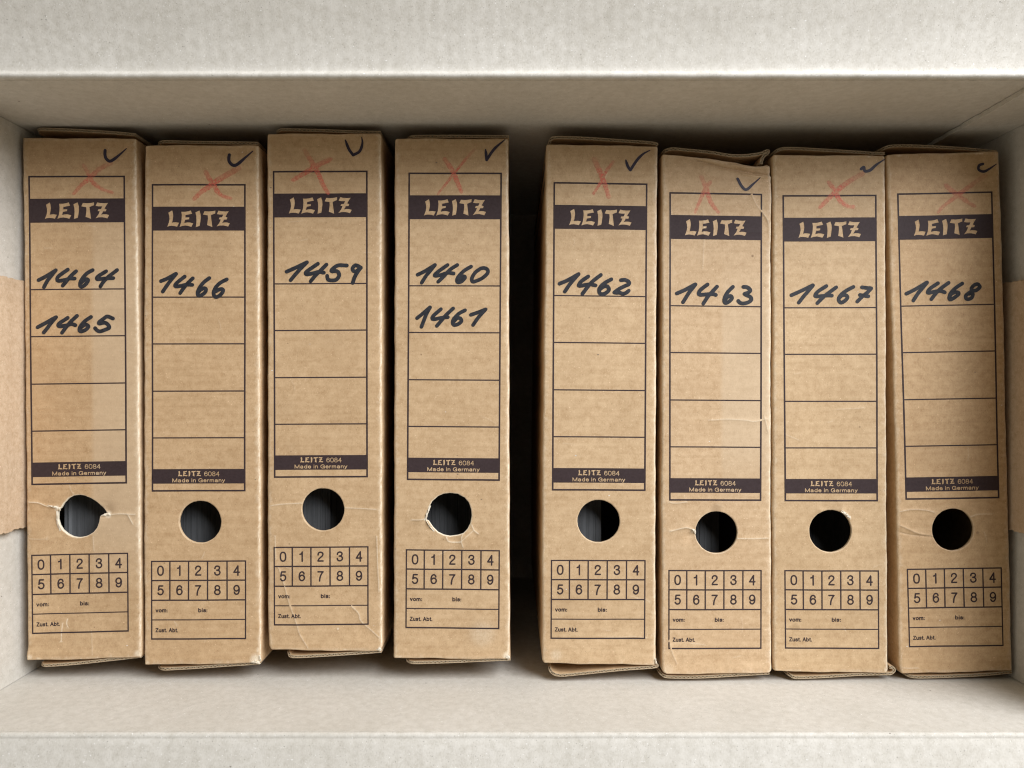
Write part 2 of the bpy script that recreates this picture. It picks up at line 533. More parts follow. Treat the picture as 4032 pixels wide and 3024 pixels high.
# ------------------------------------------------------------------ the eight archive boxes: measurements
A = .6027; B = .5569
def zz(pts, ox, oy, s):
    return [(ox + x * s, oy + y * s) for x, y in pts]
def circ(cx, cy, r, seed=0, jit=1.0, n=56):
    rn = random.Random(seed)
    return [(cx + (r + jit * (rn.random() - .5)) * math.cos(2 * math.pi * i / n), cy + (r + jit * (rn.random() - .5)) * math.sin(2 * math.pi * i / n)) for i in range(n)]

HW = .17179
FOLD = [
 dict(tag='1464 and 1465', shreds=[[(396,2030),(412,2022),(430,2018),(438,2030),(420,2031),(404,2033)],[(229,1998),(240,1996),(239,2012),(231,2014)],[(186,1987),(206,1991),(228,1996),(228,2004),(208,1997),(190,1993)],[(222,2010),(228,2012),(226,2040),(230,2066),(240,2090),(235,2092),(224,2068),(220,2040)]], rim=.8, extra='torn hole, leftmost in row',
  out=[(87,543),(300,543),(535,545),(541,1000),(547,1500),(552,2000),(557,2588),(330,2597),(104,2601),(101,2585),(107,2545),(104,2200),(97,1500),(91,1000)],
  anc=[(112,693),(492,692),(124,2497),(507,2487)],
  hole=zz([(900,265),(1000,280),(1150,340),(1280,420),(1390,530),(1450,620),(1475,655),(1575,690),(1480,705),(1380,722),(1350,745),(1335,850),(1290,980),(1200,1090),(1080,1160),(950,1195),(850,1200),(740,1180),(640,1130),(530,1040),(460,930),(425,800),(432,680),(440,600),(500,560),(560,450),(660,340),(780,280)],150,1900,.18083),
  creases=[(zz([(190,318),(270,322),(330,345),(385,350),(410,365)],0,1800,B),1.0,.5),
           (zz([(775,408),(840,400),(905,402),(962,405)],0,1800,B),.8,.35),
           (zz([(905,405),(920,432),(942,475)],0,1800,B),.9,.3),
           (zz([(690,90),(720,180),(770,250)],150,1900,.18083),.35,.15),
           (zz([(1195,1180),(1210,1400),(1215,1500)],150,1900,.18083),.4,.12),
           (zz([(190,575),(260,580),(330,578)],0,1800,B),.3,.1),
           (zz([(475,1148),(470,1175),(478,1202)],0,1800,B),1.0,.0),
           (zz([(441,1180),(435,1240),(432,1305)],0,1800,B),.8,.0),
           ([(360,2480),(362,2510),(364,2580)],.3,.1)],
  dents=[(418,2008,26,-1.5),(360,2040,40,.5),(230,1990,40,.5)],
  wearspots=[(425,2026,13,1.0),(225,2000,10,1.0),(229,2030,8,.9),(112,2590,14,.6),(545,2575,16,.7)],
  flap_t=[(133,513),(160,508),(300,513),(430,521),(520,529),(533,531)],
  flap_b=[(160,2612),(168,2621),(300,2612),(430,2598),(555,2584)],
  hw=[((120,1030,.18087),75,[
     [(180,405),(340,325),(555,195)],[(560,190),(430,350),(370,430),(300,560)],
     [(820,175),(620,320),(590,390),(620,420),(760,400),(860,370),(970,370)],[(1000,210),(880,320),(790,430),(710,525)],
     [(1360,185),(1230,260),(1120,390),(1085,490),(1105,545),(1180,520),(1255,430),(1250,390),(1190,390),(1110,460)],
     [(1655,210),(1480,320),(1450,370),(1480,385),(1620,370),(1810,360)],[(1890,185),(1680,350),(1580,460),(1530,540)]]),
     ((120,1030,.18087),75,[
     [(160,1430),(330,1340),(560,1210)],[(565,1210),(430,1370),(380,1440),(295,1545)],
     [(815,1225),(640,1340),(610,1390),(650,1410),(800,1385),(900,1360),(985,1385)],[(1020,1180),(880,1310),(780,1430),(690,1550)],
     [(1325,1205),(1200,1290),(1100,1400),(1070,1480),(1100,1520),(1200,1490),(1270,1420),(1240,1380),(1180,1380),(1090,1450)],
     [(1800,1240),(1680,1195),(1590,1250),(1500,1320),(1510,1350),(1620,1330),(1690,1370),(1720,1440),(1640,1480),(1520,1520),(1450,1490),(1415,1450)]])],
  check=((250,560,.14465),78,[[(1135,225),(1130,330),(1160,440),(1250,515),(1350,480),(1530,340),(1715,175)]]),
  cross=((250,560,.14465),[([(545,620),(640,780),(720,930),(800,1090),(960,1220),(1130,1310),(1330,1370)],90),([(1300,570),(1120,650),(920,780),(720,980),(480,1180),(290,1400)],100)]),
  mat=dict(tint=(.95,.92,.87), seed=1.0, fade=(364,2350,700,.40)), 
  sheets=[(92,252,120,.05),(252,262,15,.34),(262,270,18,.12),(270,278,15.5,.46),(278,545,17,.30)]),
 dict(tag='1466', shreds=[[(985,2606),(1005,2600),(1020,2604),(1026,2614),(1010,2613),(992,2611)],[(1019,2580),(1026,2578),(1028,2604),(1021,2602)]], extra='second from left',
  out=[(569,572),(800,571),(1017,572),(1021,1000),(1023,1500),(1025,2000),(1028,2612),(800,2616),(567,2618),(565,2000),(565,1400),(566,1000)],
  anc=[(598,725),(967,725),(592.5,2519),(969,2517)],
  hole=circ(788,2055,83.5,2),
  creases=[(zz([(480,1270),(520,1310)],590,2190,.2049),.6,0)],
  dents=[], wearspots=[(1010,2600,24,1.0),(1024,2560,14,.8),(920,814,3,1.0)],
  flap_t=[(618,566),(632,558),(760,560),(900,562),(1015,564)],
  flap_b=[(620,2628),(632,2635),(760,2629),(900,2619),(1022,2611)],
  hw=[((600,1040,HW),78,[
     [(205,390),(370,320),(545,220)],[(550,225),(430,370),(340,490),(245,630)],
     [(745,285),(600,400),(530,470),(540,510),(650,500),(780,470),(920,475)],[(930,325),(810,440),(720,550),(640,665)],
     [(1310,320),(1180,420),(1080,550),(1040,650),(1060,720),(1130,710),(1210,650),(1235,580),(1190,550),(1110,590),(1055,650)],
     [(1710,350),(1560,430),(1460,530),(1410,640),(1420,720),(1470,755),(1560,710),(1625,620),(1610,575),(1540,580),(1450,630)]])],
  check=((720,570,.14465),80,[[(1265,275),(1250,370),(1265,460),(1340,545),(1430,560),(1540,490),(1700,350),(1905,175)]]),
  cross=((720,570,.14465),[([(630,750),(720,920),(850,1090),(920,1240),(1060,1380),(1300,1460)],100),([(1530,640),(1300,760),(960,960),(760,1110),(500,1290),(310,1480)],120)]),
  mat=dict(tint=(1.0,.97,.92), seed=2.3), sheets=[(575,700,22,.20),(700,1010,19,.24)]),
 dict(tag='1459', shreds=[[(1482,2556),(1496,2548),(1504,2556),(1500,2564),(1488,2563)]], extra='third from left',
  out=[(1051,527),(1280,525),(1500,527),(1503,1000),(1504,1500),(1504,2000),(1506,2545),(1496,2566),(1280,2563),(1066,2558),(1058,2545),(1053,2400),(1053,2000),(1052,1400)],
  anc=[(1075,674),(1447,672),(1076,2463),(1451,2461)],
  hole=circ(1272,2006,84,3),
  creases=[(zz([(100,345),(200,332),(335,325)],1000,1800,B),.6,.25),(zz([(640,358),(740,362),(870,370)],1000,1800,B),.6,.25),
           (zz([(150,560),(152,640),(156,730)],1000,1800,B),.5,.2),(zz([(175,780),(212,895),(250,1030),(300,1170),(325,1250),(385,1350)],1000,1800,B),.45,.3),
           (zz([(690,1055),(740,1105),(757,1160),(840,1235),(890,1280)],1000,1800,B),.6,.3),(zz([(868,560),(875,760),(884,960)],1000,1800,B),.6,.3)],  # last entry: thin pale line down the right edge
  dents=[(1440,2480,40,-.5)], wearspots=[(1505,2553,14,1.0),(1330,2476,4,.9)],
  flap_t=[(1088,520),(1100,511),(1240,513),(1400,519),(1498,521)],
  flap_b=[(1128,2568),(1136,2578),(1160,2586),(1300,2579),(1430,2570),(1502,2564)],
  hw=[((1080,1000,HW),80,[
     [(285,405),(500,310),(750,190)],[(750,190),(600,340),(500,450),(375,600)],
     [(1000,225),(800,360),(725,420),(740,465),(900,440),(1030,410),(1140,430)],[(1200,245),(1060,380),(940,500),(835,625)],
     [(1665,265),(1480,260),(1380,310),(1315,370),(1330,400),(1440,395),(1490,470),(1470,540),(1400,600),(1260,600),(1225,560),(1215,500)],
     [(1985,320),(1930,280),(1860,260),(1800,320),(1810,380),(1870,400),(1940,350),(1985,310)],[(1985,310),(1900,430),(1840,540),(1800,665)]])],
  check=((1000,400,A),17,[[(597,252),(620,310),(648,350)],[(648,350),(690,325),(708,275),(704,232)]]),
  cross=((1000,400,A),[([(330,320),(370,380),(420,470),(450,540),(485,600)],26),([(500,375),(420,415),(330,470),(255,515)],27)]),
  mat=dict(tint=(1.0,.98,.94), seed=3.1), sheets=[(1060,1300,18,.26),(1300,1490,20,.17)]),
 dict(tag='1460 and 1461', shreds=[[(1988,2588),(2000,2578),(2008,2584),(2006,2595),(1994,2594)],[(1672,2044),(1680,2018),(1692,1990),(1697,1992),(1686,2020),(1680,2044)],[(1675,2045),(1690,2066),(1712,2092),(1708,2094),(1688,2072)]], rim=.8, extra='right of it a dark gap',
  out=[(1554,545),(1780,545),(2001,546),(2004,1000),(2005,1500),(2006,2000),(2008,2590),(2000,2597),(1780,2595),(1549,2591),(1551,2000),(1552,1400)],
  anc=[(1609,680),(1976,680),(1594,2473),(1966,2478)],
  hole=zz([(1385,252),(1440,258),(1490,285),(1520,320),(1537,370),(1540,420),(1530,470),(1510,510),(1480,540),(1440,553),(1385,560),(1340,550),(1300,530),(1265,495),(1235,450),(1208,437),(1222,395),(1238,350),(1260,310),(1300,275),(1340,257)],1000,1800,B),
  creases=[(zz([(1120,443),(1170,442),(1212,435)],1000,1800,B),.7,.3),(zz([(1540,480),(1555,515),(1592,547)],1000,1800,B),.8,.3),
           (zz([(1475,545),(1466,590),(1480,645)],1000,1800,B),.8,.3),(zz([(1360,565),(1375,595),(1420,602),(1460,600)],1000,1800,B),.9,.3),
           (zz([(1552,520),(1505,560),(1472,592)],1000,1800,B),.5,.2)],
  dents=[(1660,2040,30,.6),(1840,2130,30,.6),(1790,2120,20,-.5)],
  wearspots=[(2002,2585,20,1.0),(1676,2044,7,1.0),(1900,2495,48,.28)], stains=[(1880,2500,50,.18)],
  flap_t=[(1600,541),(1630,537),(1760,536),(1900,537),(2004,538)],
  flap_b=[(1600,2598),(1620,2609),(1760,2606),(1900,2600),(2010,2595)],
  hw=[((1600,1010,.18087),73,[
     [(245,395),(400,320),(620,185)],[(625,185),(490,350),(430,420),(335,570)],
     [(900,185),(720,310),(625,390),(640,420),(760,400),(900,355),(1030,370)],[(1110,185),(950,290),(820,430),(695,550)],
     [(1410,220),(1260,310),(1150,420),(1105,500),(1120,560),(1200,545),(1280,460),(1250,430),(1180,440),(1130,500)],[(1140,500),(1230,470)],
     [(1620,260),(1500,350),(1430,470),(1440,540),(1500,540),(1640,480),(1750,390),(1780,320),(1750,270),(1690,250),(1620,260)]]),
     ((1600,1010,.18087),73,[
     [(235,1340),(360,1240),(515,1105)],[(520,1105),(440,1250),(380,1400),(330,1530)],
     [(755,1145),(600,1280),(565,1340),(600,1365),(760,1335),(905,1320)],[(1020,1130),(850,1290),(760,1400),(665,1510)],
     [(1280,1170),(1150,1240),(1040,1350),(1010,1430),(1040,1490),(1130,1470),(1200,1410),(1180,1350),(1110,1340),(1030,1420)],
     [(1405,1270),(1550,1220),(1730,1150)],[(1730,1150),(1600,1290),(1530,1380),(1455,1490)]])],
  check=((1000,400,A),17,[[(1513,315),(1517,350),(1520,382)],[(1520,382),(1570,310),(1640,248)]]),
  cross=((1000,400,A),[([(1245,375),(1290,440),(1330,530),(1355,590)],26),([(1440,315),(1380,380),(1300,480),(1200,605)],15)]),
  mat=dict(tint=(1.0,.99,.96), seed=4.4), sheets=[(1560,1990,22,.20)]),
 dict(tag='1462', shreds=[[(2577,2596),(2584,2590),(2587,2614),(2580,2612)]], extra='left of it a dark gap',
  out=[(2150,568),(2370,571),(2590,576),(2587,1000),(2584,1500),(2582,2000),(2583,2610),(2578,2620),(2370,2616),(2140,2612),(2134,2600),(2133,2000),(2140,1400),(2147,900)],
  anc=[(2180,717),(2549,723),(2165,2516),(2540,2516)],
  hole=circ(2357,2052,84,5),
  creases=[(zz([(590,1182),(700,1184),(800,1178),(905,1190)],2050,1850,B),.35,.15),(zz([(880,915),(910,932)],2050,1850,B),.4,.1)],
  dents=[], wearspots=[(2585,2585,14,.8),(2190,2580,22,.35)],
  flap_t=[(2163,556),(2170,546),(2190,541),(2300,544),(2450,554),(2570,563),(2590,572)],
  flap_b=[(2164,2634),(2174,2650),(2210,2659),(2300,2651),(2450,2636),(2575,2626),(2588,2617)],
  hw=[((2170,1050,HW),80,[
     [(195,390),(380,310),(630,170)],[(630,170),(480,340),(410,430),(315,570)],
     [(850,225),(700,330),(640,410),(650,440),(780,420),(900,405),(1020,430)],[(1140,190),(960,330),(850,450),(720,620)],
     [(1380,290),(1220,380),(1120,480),(1100,560),(1130,620),(1210,625),(1300,570),(1325,510),(1280,450),(1200,460),(1110,530)],
     [(1600,310),(1700,305),(1780,350),(1785,400),(1700,440),(1560,510),(1450,590)],[(1450,590),(1500,600),(1570,595),(1640,620),(1720,600),(1780,550)]])],
  check=((2050,450,A),17,[[(687,300),(700,340),(717,365)],[(717,365),(760,300),(800,260),(845,236)]]),
  cross=((2050,450,A),[([(480,295),(520,380),(550,460),(575,540)],28),([(605,310),(555,380),(520,450),(475,520)],18)]),
  mat=dict(tint=(1.02,1.02,1.0), seed=5.2), sheets=[(2145,2367,17,.30),(2367,2575,34,.10)]),
 dict(tag='1463', shreds=[[(2724,2082),(2737,2086),(2741,2092),(2738,2104),(2732,2096),(2722,2088)]], rim=.4, extra='corner crushed and wrinkled',
  out=[(2607,606),(2713,615),(2833,630),(2900,637),(2940,645),(2980,650),(3010,648),(3028,643),(3040,660),(3037,1000),(3036,1500),(3037,2000),(3039,2640),(3030,2650),(2820,2654),(2625,2655),(2606,2645),(2603,2000),(2606,1400),(2606,900)],
  anc=[(2636,757),(3001,763),(2629,2556),(2998,2555)],
  hole=[((2736, 2092) if i == 28 else p) for i, p in enumerate(circ(2821,2096,83,6))],
  creases=[(zz([(1055,434),(1110,420),(1165,408),(1200,415),(1228,432)],2050,1850,B),.8,.5),(zz([(1535,485),(1620,487),(1765,482)],2050,1850,B),.75,.3),
           (zz([(1050,230),(1100,236),(1180,226)],2050,1850,B),.5,.3),(zz([(1050,1210),(1075,1300),(1110,1375)],2050,1850,B),.3,.3),
           (zz([(1490,612),(1640,605),(1780,612),(1850,622),(1950,600)],2050,1350,.4973),.5,.25),(zz([(1195,630),(1198,800),(1190,1010)],2050,450,A),.25,.2),
           (zz([(1150,300),(1330,345),(1450,362),(1560,383),(1635,392)],2050,450,A),.15,-1.7),(zz([(1380,325),(1500,342),(1620,345)],2050,450,A),.2,1.6),
           (zz([(1450,385),(1540,402),(1632,408)],2050,450,A),.1,1.2),(zz([(1510,525),(1540,590),(1580,640),(1628,705)],2050,450,A),.28,.3),
           (zz([(1590,655),(1612,690),(1630,770),(1632,900)],2050,450,A),.6,.4),(zz([(1930,590),(1945,640),(1960,710)],2050,1350,.4973),.5,.3),
           (zz([(1480,768),(1530,775),(1570,768)],2050,450,A),.35,.1),
           (zz([(1200,1228),(1260,1230),(1310,1238)],2050,1850,B),.4,.1),(zz([(975,520),(970,900),(968,1100)],2050,450,A),.3,.2)],
  dents=[(2990,640,70,-3.2),(2900,640,60,-1.6),(2720,2110,28,-1.2),(2700,2070,30,.5)],
  wearspots=[(2730,2092,8,1.0),(2628,2640,24,.25),(2963,1008,3,0.0)], stains=[(2820,2003,20,.45),(2963,1008,5,1.0)],
  flap_t=[(2610,600),(2622,591),(2650,586),(2700,590),(2800,600),(2870,611),(2910,613),(2950,611),(2995,604),(3014,596),(3026,594),(3022,604),(3008,614),(3001,628),(2997,645)],
  flap_b=[(2597,2648),(2610,2660),(2640,2666),(2760,2666),(2900,2658),(3030,2650)],
  hw=[((2640,1090,HW),80,[
     [(145,380),(330,300),(570,170)],[(575,175),(450,330),(390,420),(290,580)],
     [(850,175),(700,290),(650,370),(680,410),(850,400),(980,395),(1040,415)],[(1065,225),(950,350),(860,450),(755,610)],
     [(1430,230),(1320,340),(1250,460),(1235,560),(1270,600),(1350,560),(1410,490),(1380,440),(1310,460),(1240,540)],
     [(1670,230),(1760,240),(1830,300),(1800,350),(1700,390)],[(1700,390),(1740,415),(1830,460),(1855,520),(1790,580),(1670,610),(1590,590),(1555,550)]])],
  check=((2050,450,A),17,[[(1420,420),(1445,470),(1475,492),(1520,455),(1568,412)]]),
  cross=((2050,450,A),[([(1180,410),(1210,480),(1240,570),(1290,640)],25),([(1240,440),(1200,500),(1165,580),(1140,640)],20)]),
  mat=dict(tint=(1.04,1.04,1.04), seed=6.7, fade=(2842,2000,950,.42)), sheets=[(2615,2832,20,.22),(2832,3030,34,.10)]),
 dict(tag='1467', shreds=[[(3308,2012),(3325,2016),(3342,2030),(3346,2040),(3338,2036),(3322,2024)]], extra='second from right',
  out=[(3044,610),(3260,611),(3487,612),(3489,1000),(3491,1500),(3494,2000),(3498,2640),(3490,2650),(3260,2648),(3045,2643),(3042,2000),(3043,1400)],
  anc=[(3081,769),(3451,767),(3088,2554),(3462,2556)],
  hole=circ(3270,2091,84,7),
  creases=[(zz([(650,285),(690,310),(715,345)],2950,1850,B),.9,.5),(zz([(710,535),(860,528),(930,522)],2950,1350,.4891),.3,.15),
           (zz([(170,1395),(200,1412),(240,1425)],2950,1850,B),.4,.2),(zz([(672,1122),(678,1135)],2950,1850,B),.6,0)],
  dents=[(3320,2010,26,.9),(3230,2012,16,.5)], wearspots=[(3494,2638,12,.8),(3345,2035,5,1.0)], stains=[(3130,2470,16,.35),(3385,1681,4,.7)],
  flap_t=[(3050,598),(3070,588),(3110,584),(3200,588),(3330,596),(3450,604),(3484,604)],
  flap_b=[(3100,2654),(3116,2662),(3140,2668),(3250,2664),(3380,2656),(3490,2653),(3506,2653),(3518,2646),(3522,2637),(3514,2628),(3502,2627)],
  hw=[((3090,1090,HW),78,[
     [(155,420),(400,310),(645,190)],[(650,195),(520,350),(440,440),(325,590)],
     [(955,210),(770,330),(705,410),(720,445),(850,440),(980,425),(1080,430)],[(1180,240),(1030,350),(900,450),(750,600)],
     [(1575,230),(1440,300),(1310,390),(1240,490),(1250,560),(1300,590),(1390,540),(1440,470),(1400,420),(1320,420),(1250,480)],
     [(1770,238),(1860,252),(1975,262)],[(1980,265),(1890,360),(1790,440),(1665,565)],[(1725,415),(1810,430),(1915,445)]])],
  check=((2950,450,.6028),18,[[(730,358),(748,347),(755,372),(790,365),(830,330),(883,295)]]),
  cross=((2950,450,.6028),[([(520,445),(560,500),(590,560),(640,600),(680,605)],25),([(745,385),(650,440),(560,510),(500,570),(460,610)],27)]),
  mat=dict(tint=(1.0,1.0,.97), seed=7.9), sheets=[(3055,3480,27,.16)]),
 dict(tag='1468', extra='shaded, rightmost in row',
  out=[(3492,608),(3700,602),(3936,596),(3948,1000),(3961,1500),(3973,2000),(3988,2640),(3770,2648),(3548,2654),(3541,2620),(3530,2000),(3516,1400),(3503,1000)],
  anc=[(3532,762),(3907,754),(3576,2549),(3951,2544)],
  hole=circ(3752,2085,83.5,8),
  creases=[(zz([(1050,297),(1150,280),(1250,285),(1310,300)],2950,1850,B),.45,.5),(zz([(1565,332),(1620,315),(1720,312)],2950,1850,B),.45,.4),
           (zz([(1050,385),(1120,415),(1200,450),(1290,465)],2950,1850,B),.25,.6),(zz([(1050,440),(1150,462),(1290,470)],2950,1850,B),.2,-.5),
           (zz([(1062,1395),(1120,1402),(1200,1400)],2950,1850,B),.5,.2)],
  dents=[], wearspots=[(3985,2635,10,.3)], stains=[(3850,2098,6,.8)],
  flap_t=[(3475,585),(3500,577),(3540,574),(3640,576),(3780,584),(3925,597)],
  flap_b=[(3565,2656),(3590,2664),(3640,2666),(3760,2662),(3880,2656),(3985,2646)],
  hw=[((3540,1080,HW),78,[
     [(170,445),(380,340),(640,185)],[(645,190),(500,360),(420,460),(330,600)],
     [(890,205),(720,320),(660,400),(680,425),(800,400),(940,380),(1050,415)],[(1135,195),(950,330),(840,440),(740,570)],
     [(1450,210),(1300,310),(1190,420),(1150,530),(1170,580),(1260,540),(1360,460),(1360,420),(1290,410),(1200,450),(1150,530)],
     [(1850,280),(1800,225),(1720,250),(1660,320),(1670,370),(1760,370),(1840,310),(1850,280)],[(1680,380),(1600,430),(1530,490),(1540,560),(1600,570),(1670,530),(1690,460),(1660,420),(1610,450)]])],
  check=((2950,450,.6028),16,[[(1525,325),(1500,335),(1497,362),(1530,375),(1570,355),(1613,326)]]),
  cross=((2950,450,.6028),[([(1285,465),(1350,520),(1420,570),(1470,600)],26),([(1540,400),(1440,470),(1340,545),(1270,600),(1235,640)],24)]),
  mat=dict(tint=(.99,.95,.88), seed=9.5), sheets=None),
]

# ------------------------------------------------------------------ archive box builder
MM = 1 / (0.478 / FPX * 1000)      # pixels per millimetre at the top of the boxes

def resample(poly, step):
    out = []
    n = len(poly)
    for i in range(n):
        a, b2 = poly[i], poly[(i + 1) % n]
        d = math.hypot(b2[0] - a[0], b2[1] - a[1])
        k = max(1, int(round(d / step)))
        for j in range(k):
            out.append((a[0] + (b2[0] - a[0]) * j / k, a[1] + (b2[1] - a[1]) * j / k))
    return out

def round_corners(poly, r):
    out = []
    n = len(poly)
    for i in range(n):
        p, a, b2 = poly[i], poly[i - 1], poly[(i + 1) % n]
        u = Vector((a[0] - p[0], a[1] - p[1])); v = Vector((b2[0] - p[0], b2[1] - p[1]))
        if u.length < 1e-6 or v.length < 1e-6:
            continue
        ang = u.angle(v)
        if ang < math.radians(150):
            k = min(r, .45 * u.length, .45 * v.length)
            p0 = Vector(p) + u.normalized() * k
            p1 = Vector(p) + v.normalized() * k
            for t in (0, .25, .5, .75, 1):
                q = (1 - t) ** 2 * p0 + 2 * t * (1 - t) * Vector(p) + t * t * p1
                out.append((q.x, q.y))
        else:
            out.append(p)
    return out

def inset(poly, ins):
    """shrink; ins is a function of the outward normal -> distance"""
    n = len(poly)
    out = []
    for i in range(n):
        a, p, b2 = poly[i - 1], poly[i], poly[(i + 1) % n]
        tx, ty = b2[0] - a[0], b2[1] - a[1]
        d = math.hypot(tx, ty) or 1
        nx, ny = ty / d, -tx / d          # outward for y-down clockwise-on-screen order
        k = ins(nx, ny)
        out.append((p[0] - nx * k, p[1] - ny * k, nx, ny))
    return out

def pip(P, poly):
    x, y = P[:, 0], P[:, 1]
    inside = np.zeros(len(P), bool)
    n = len(poly)
    for i in range(n):
        x1_, y1_ = poly[i][:2]
        x2_, y2_ = poly[(i + 1) % n][:2]
        c = ((y1_ > y) != (y2_ > y))
        with np.errstate(divide='ignore', invalid='ignore'):
            xi = (x2_ - x1_) * (y - y1_) / (y2_ - y1_ + 1e-12) + x1_
        inside ^= c & (x < xi)
    return inside

def seg_dist(P, pts):
    best = np.full(len(P), 1e9)
    for a, b2 in zip(pts[:-1], pts[1:]):
        ax, ay = a; dx, dy = b2[0] - ax, b2[1] - ay
        L2 = dx * dx + dy * dy or 1e-9
        t = np.clip(((P[:, 0] - ax) * dx + (P[:, 1] - ay) * dy) / L2, 0, 1)
        best = np.minimum(best, np.hypot(P[:, 0] - ax - t * dx, P[:, 1] - ay - t * dy))
    return best

for _k, _f in enumerate(FOLD):
    _r = random.Random(100 + _k)
    xs = [p[0] for p in _f['out']]; ys = [p[1] for p in _f['out']]
    _f['stains'] = list(_f.get('stains', []))
    for _q in range(4):
        _f['stains'].append((_r.uniform(min(xs) + 40, max(xs) - 40), _r.uniform(min(ys) + 60, max(ys) - 60), _r.uniform(30, 75), _r.uniform(.05, .12)))
    for _q in range(3):
        _f['stains'].append((_r.uniform(min(xs) + 40, max(xs) - 40), _r.uniform(min(ys) + 60, max(ys) - 60), _r.uniform(2, 4), _r.uniform(.4, .8)))
    _o = _f['out']
    _w = list(_f['wearspots'])
    for _c in ((min(xs) + 12, min(ys) + 8), (max(xs) - 14, min(ys) + 8), (min(xs) + 14, max(ys) - 8)):
        _w.append((_c[0], _c[1], _r.uniform(7, 12), _r.uniform(.2, .55)))
    for _q in range(9):
        _i = _r.randrange(len(_o)); _t = _r.random()
        _a2, _b2 = _o[_i], _o[(_i + 1) % len(_o)]
        _w.append((_a2[0] + (_b2[0] - _a2[0]) * _t, _a2[1] + (_b2[1] - _a2[1]) * _t, _r.uniform(6, 11), _r.uniform(.35, .8)))
    _f['wearspots'] = _w
    for _q in range(5):
        _x, _y = _r.uniform(min(xs) + 50, max(xs) - 50), _r.uniform(min(ys) + 60, max(ys) - 60)
        _a, _l = _r.uniform(-.5, .5) + (1.57 if _r.random() < .3 else 0), _r.uniform(15, 60)
        _f['creases'].append(([(_x, _y), (_x + _l * .5 * math.cos(_a) + 2, _y + _l * .5 * math.sin(_a)), (_x + _l * math.cos(_a), _y + _l * math.sin(_a))], _r.uniform(.12, .32), .08))

class Surface:
    """height of the worn top face of one archive box over its plane (mm)"""
    def __init__(s, f, k):
        s.f = f
        s.cr = [(catmull(p, 8.0), w, a) for p, w, a in f['creases']]
        s.k = k
    def z(s, P):
        P = np.asarray(P, float)
        k = s.k
        h = .22 * np.sin(P[:, 0] / 96.0 + k * 1.7) * np.sin(P[:, 1] / 310.0 + k) + .12 * np.sin(P[:, 0] / 41.0 + P[:, 1] / 150.0 + 2.1 * k)
        for x, y, r, a in s.f['dents']:
            h += a * np.exp(-((P[:, 0] - x) ** 2 + (P[:, 1] - y) ** 2) / (r * r))
        for pts, w, a in s.cr:
            if a:
                d = seg_dist(P, pts)
                h += a * .8 * np.exp(-(d / 5.0) ** 2)
        return h
    def wear(s, P):
        P = np.asarray(P, float)
        w = np.zeros(len(P))
        for pts, ww, a in s.cr:
            w = np.maximum(w, ww * np.exp(-(seg_dist(P, pts) / 1.7) ** 2))
        for x, y, r, a in s.f['wearspots']:
            w = np.maximum(w, a * np.exp(-(np.hypot(P[:, 0] - x, P[:, 1] - y) / r) ** 4))
        return w
    def stain(s, P):
        P = np.asarray(P, float)
        w = np.zeros(len(P))
        for x, y, r, a in s.f.get('stains', []):
            w = np.maximum(w, a * np.exp(-(np.hypot(P[:, 0] - x, P[:, 1] - y) / r) ** 4))
        return w

def to_world(P, zmm):
    out = []
    for (px, py), h in zip(P, zmm):
        z = ZT + h / 1000.0
        x, y = wp(px, py)
        out.append((x, y, z))
    return out

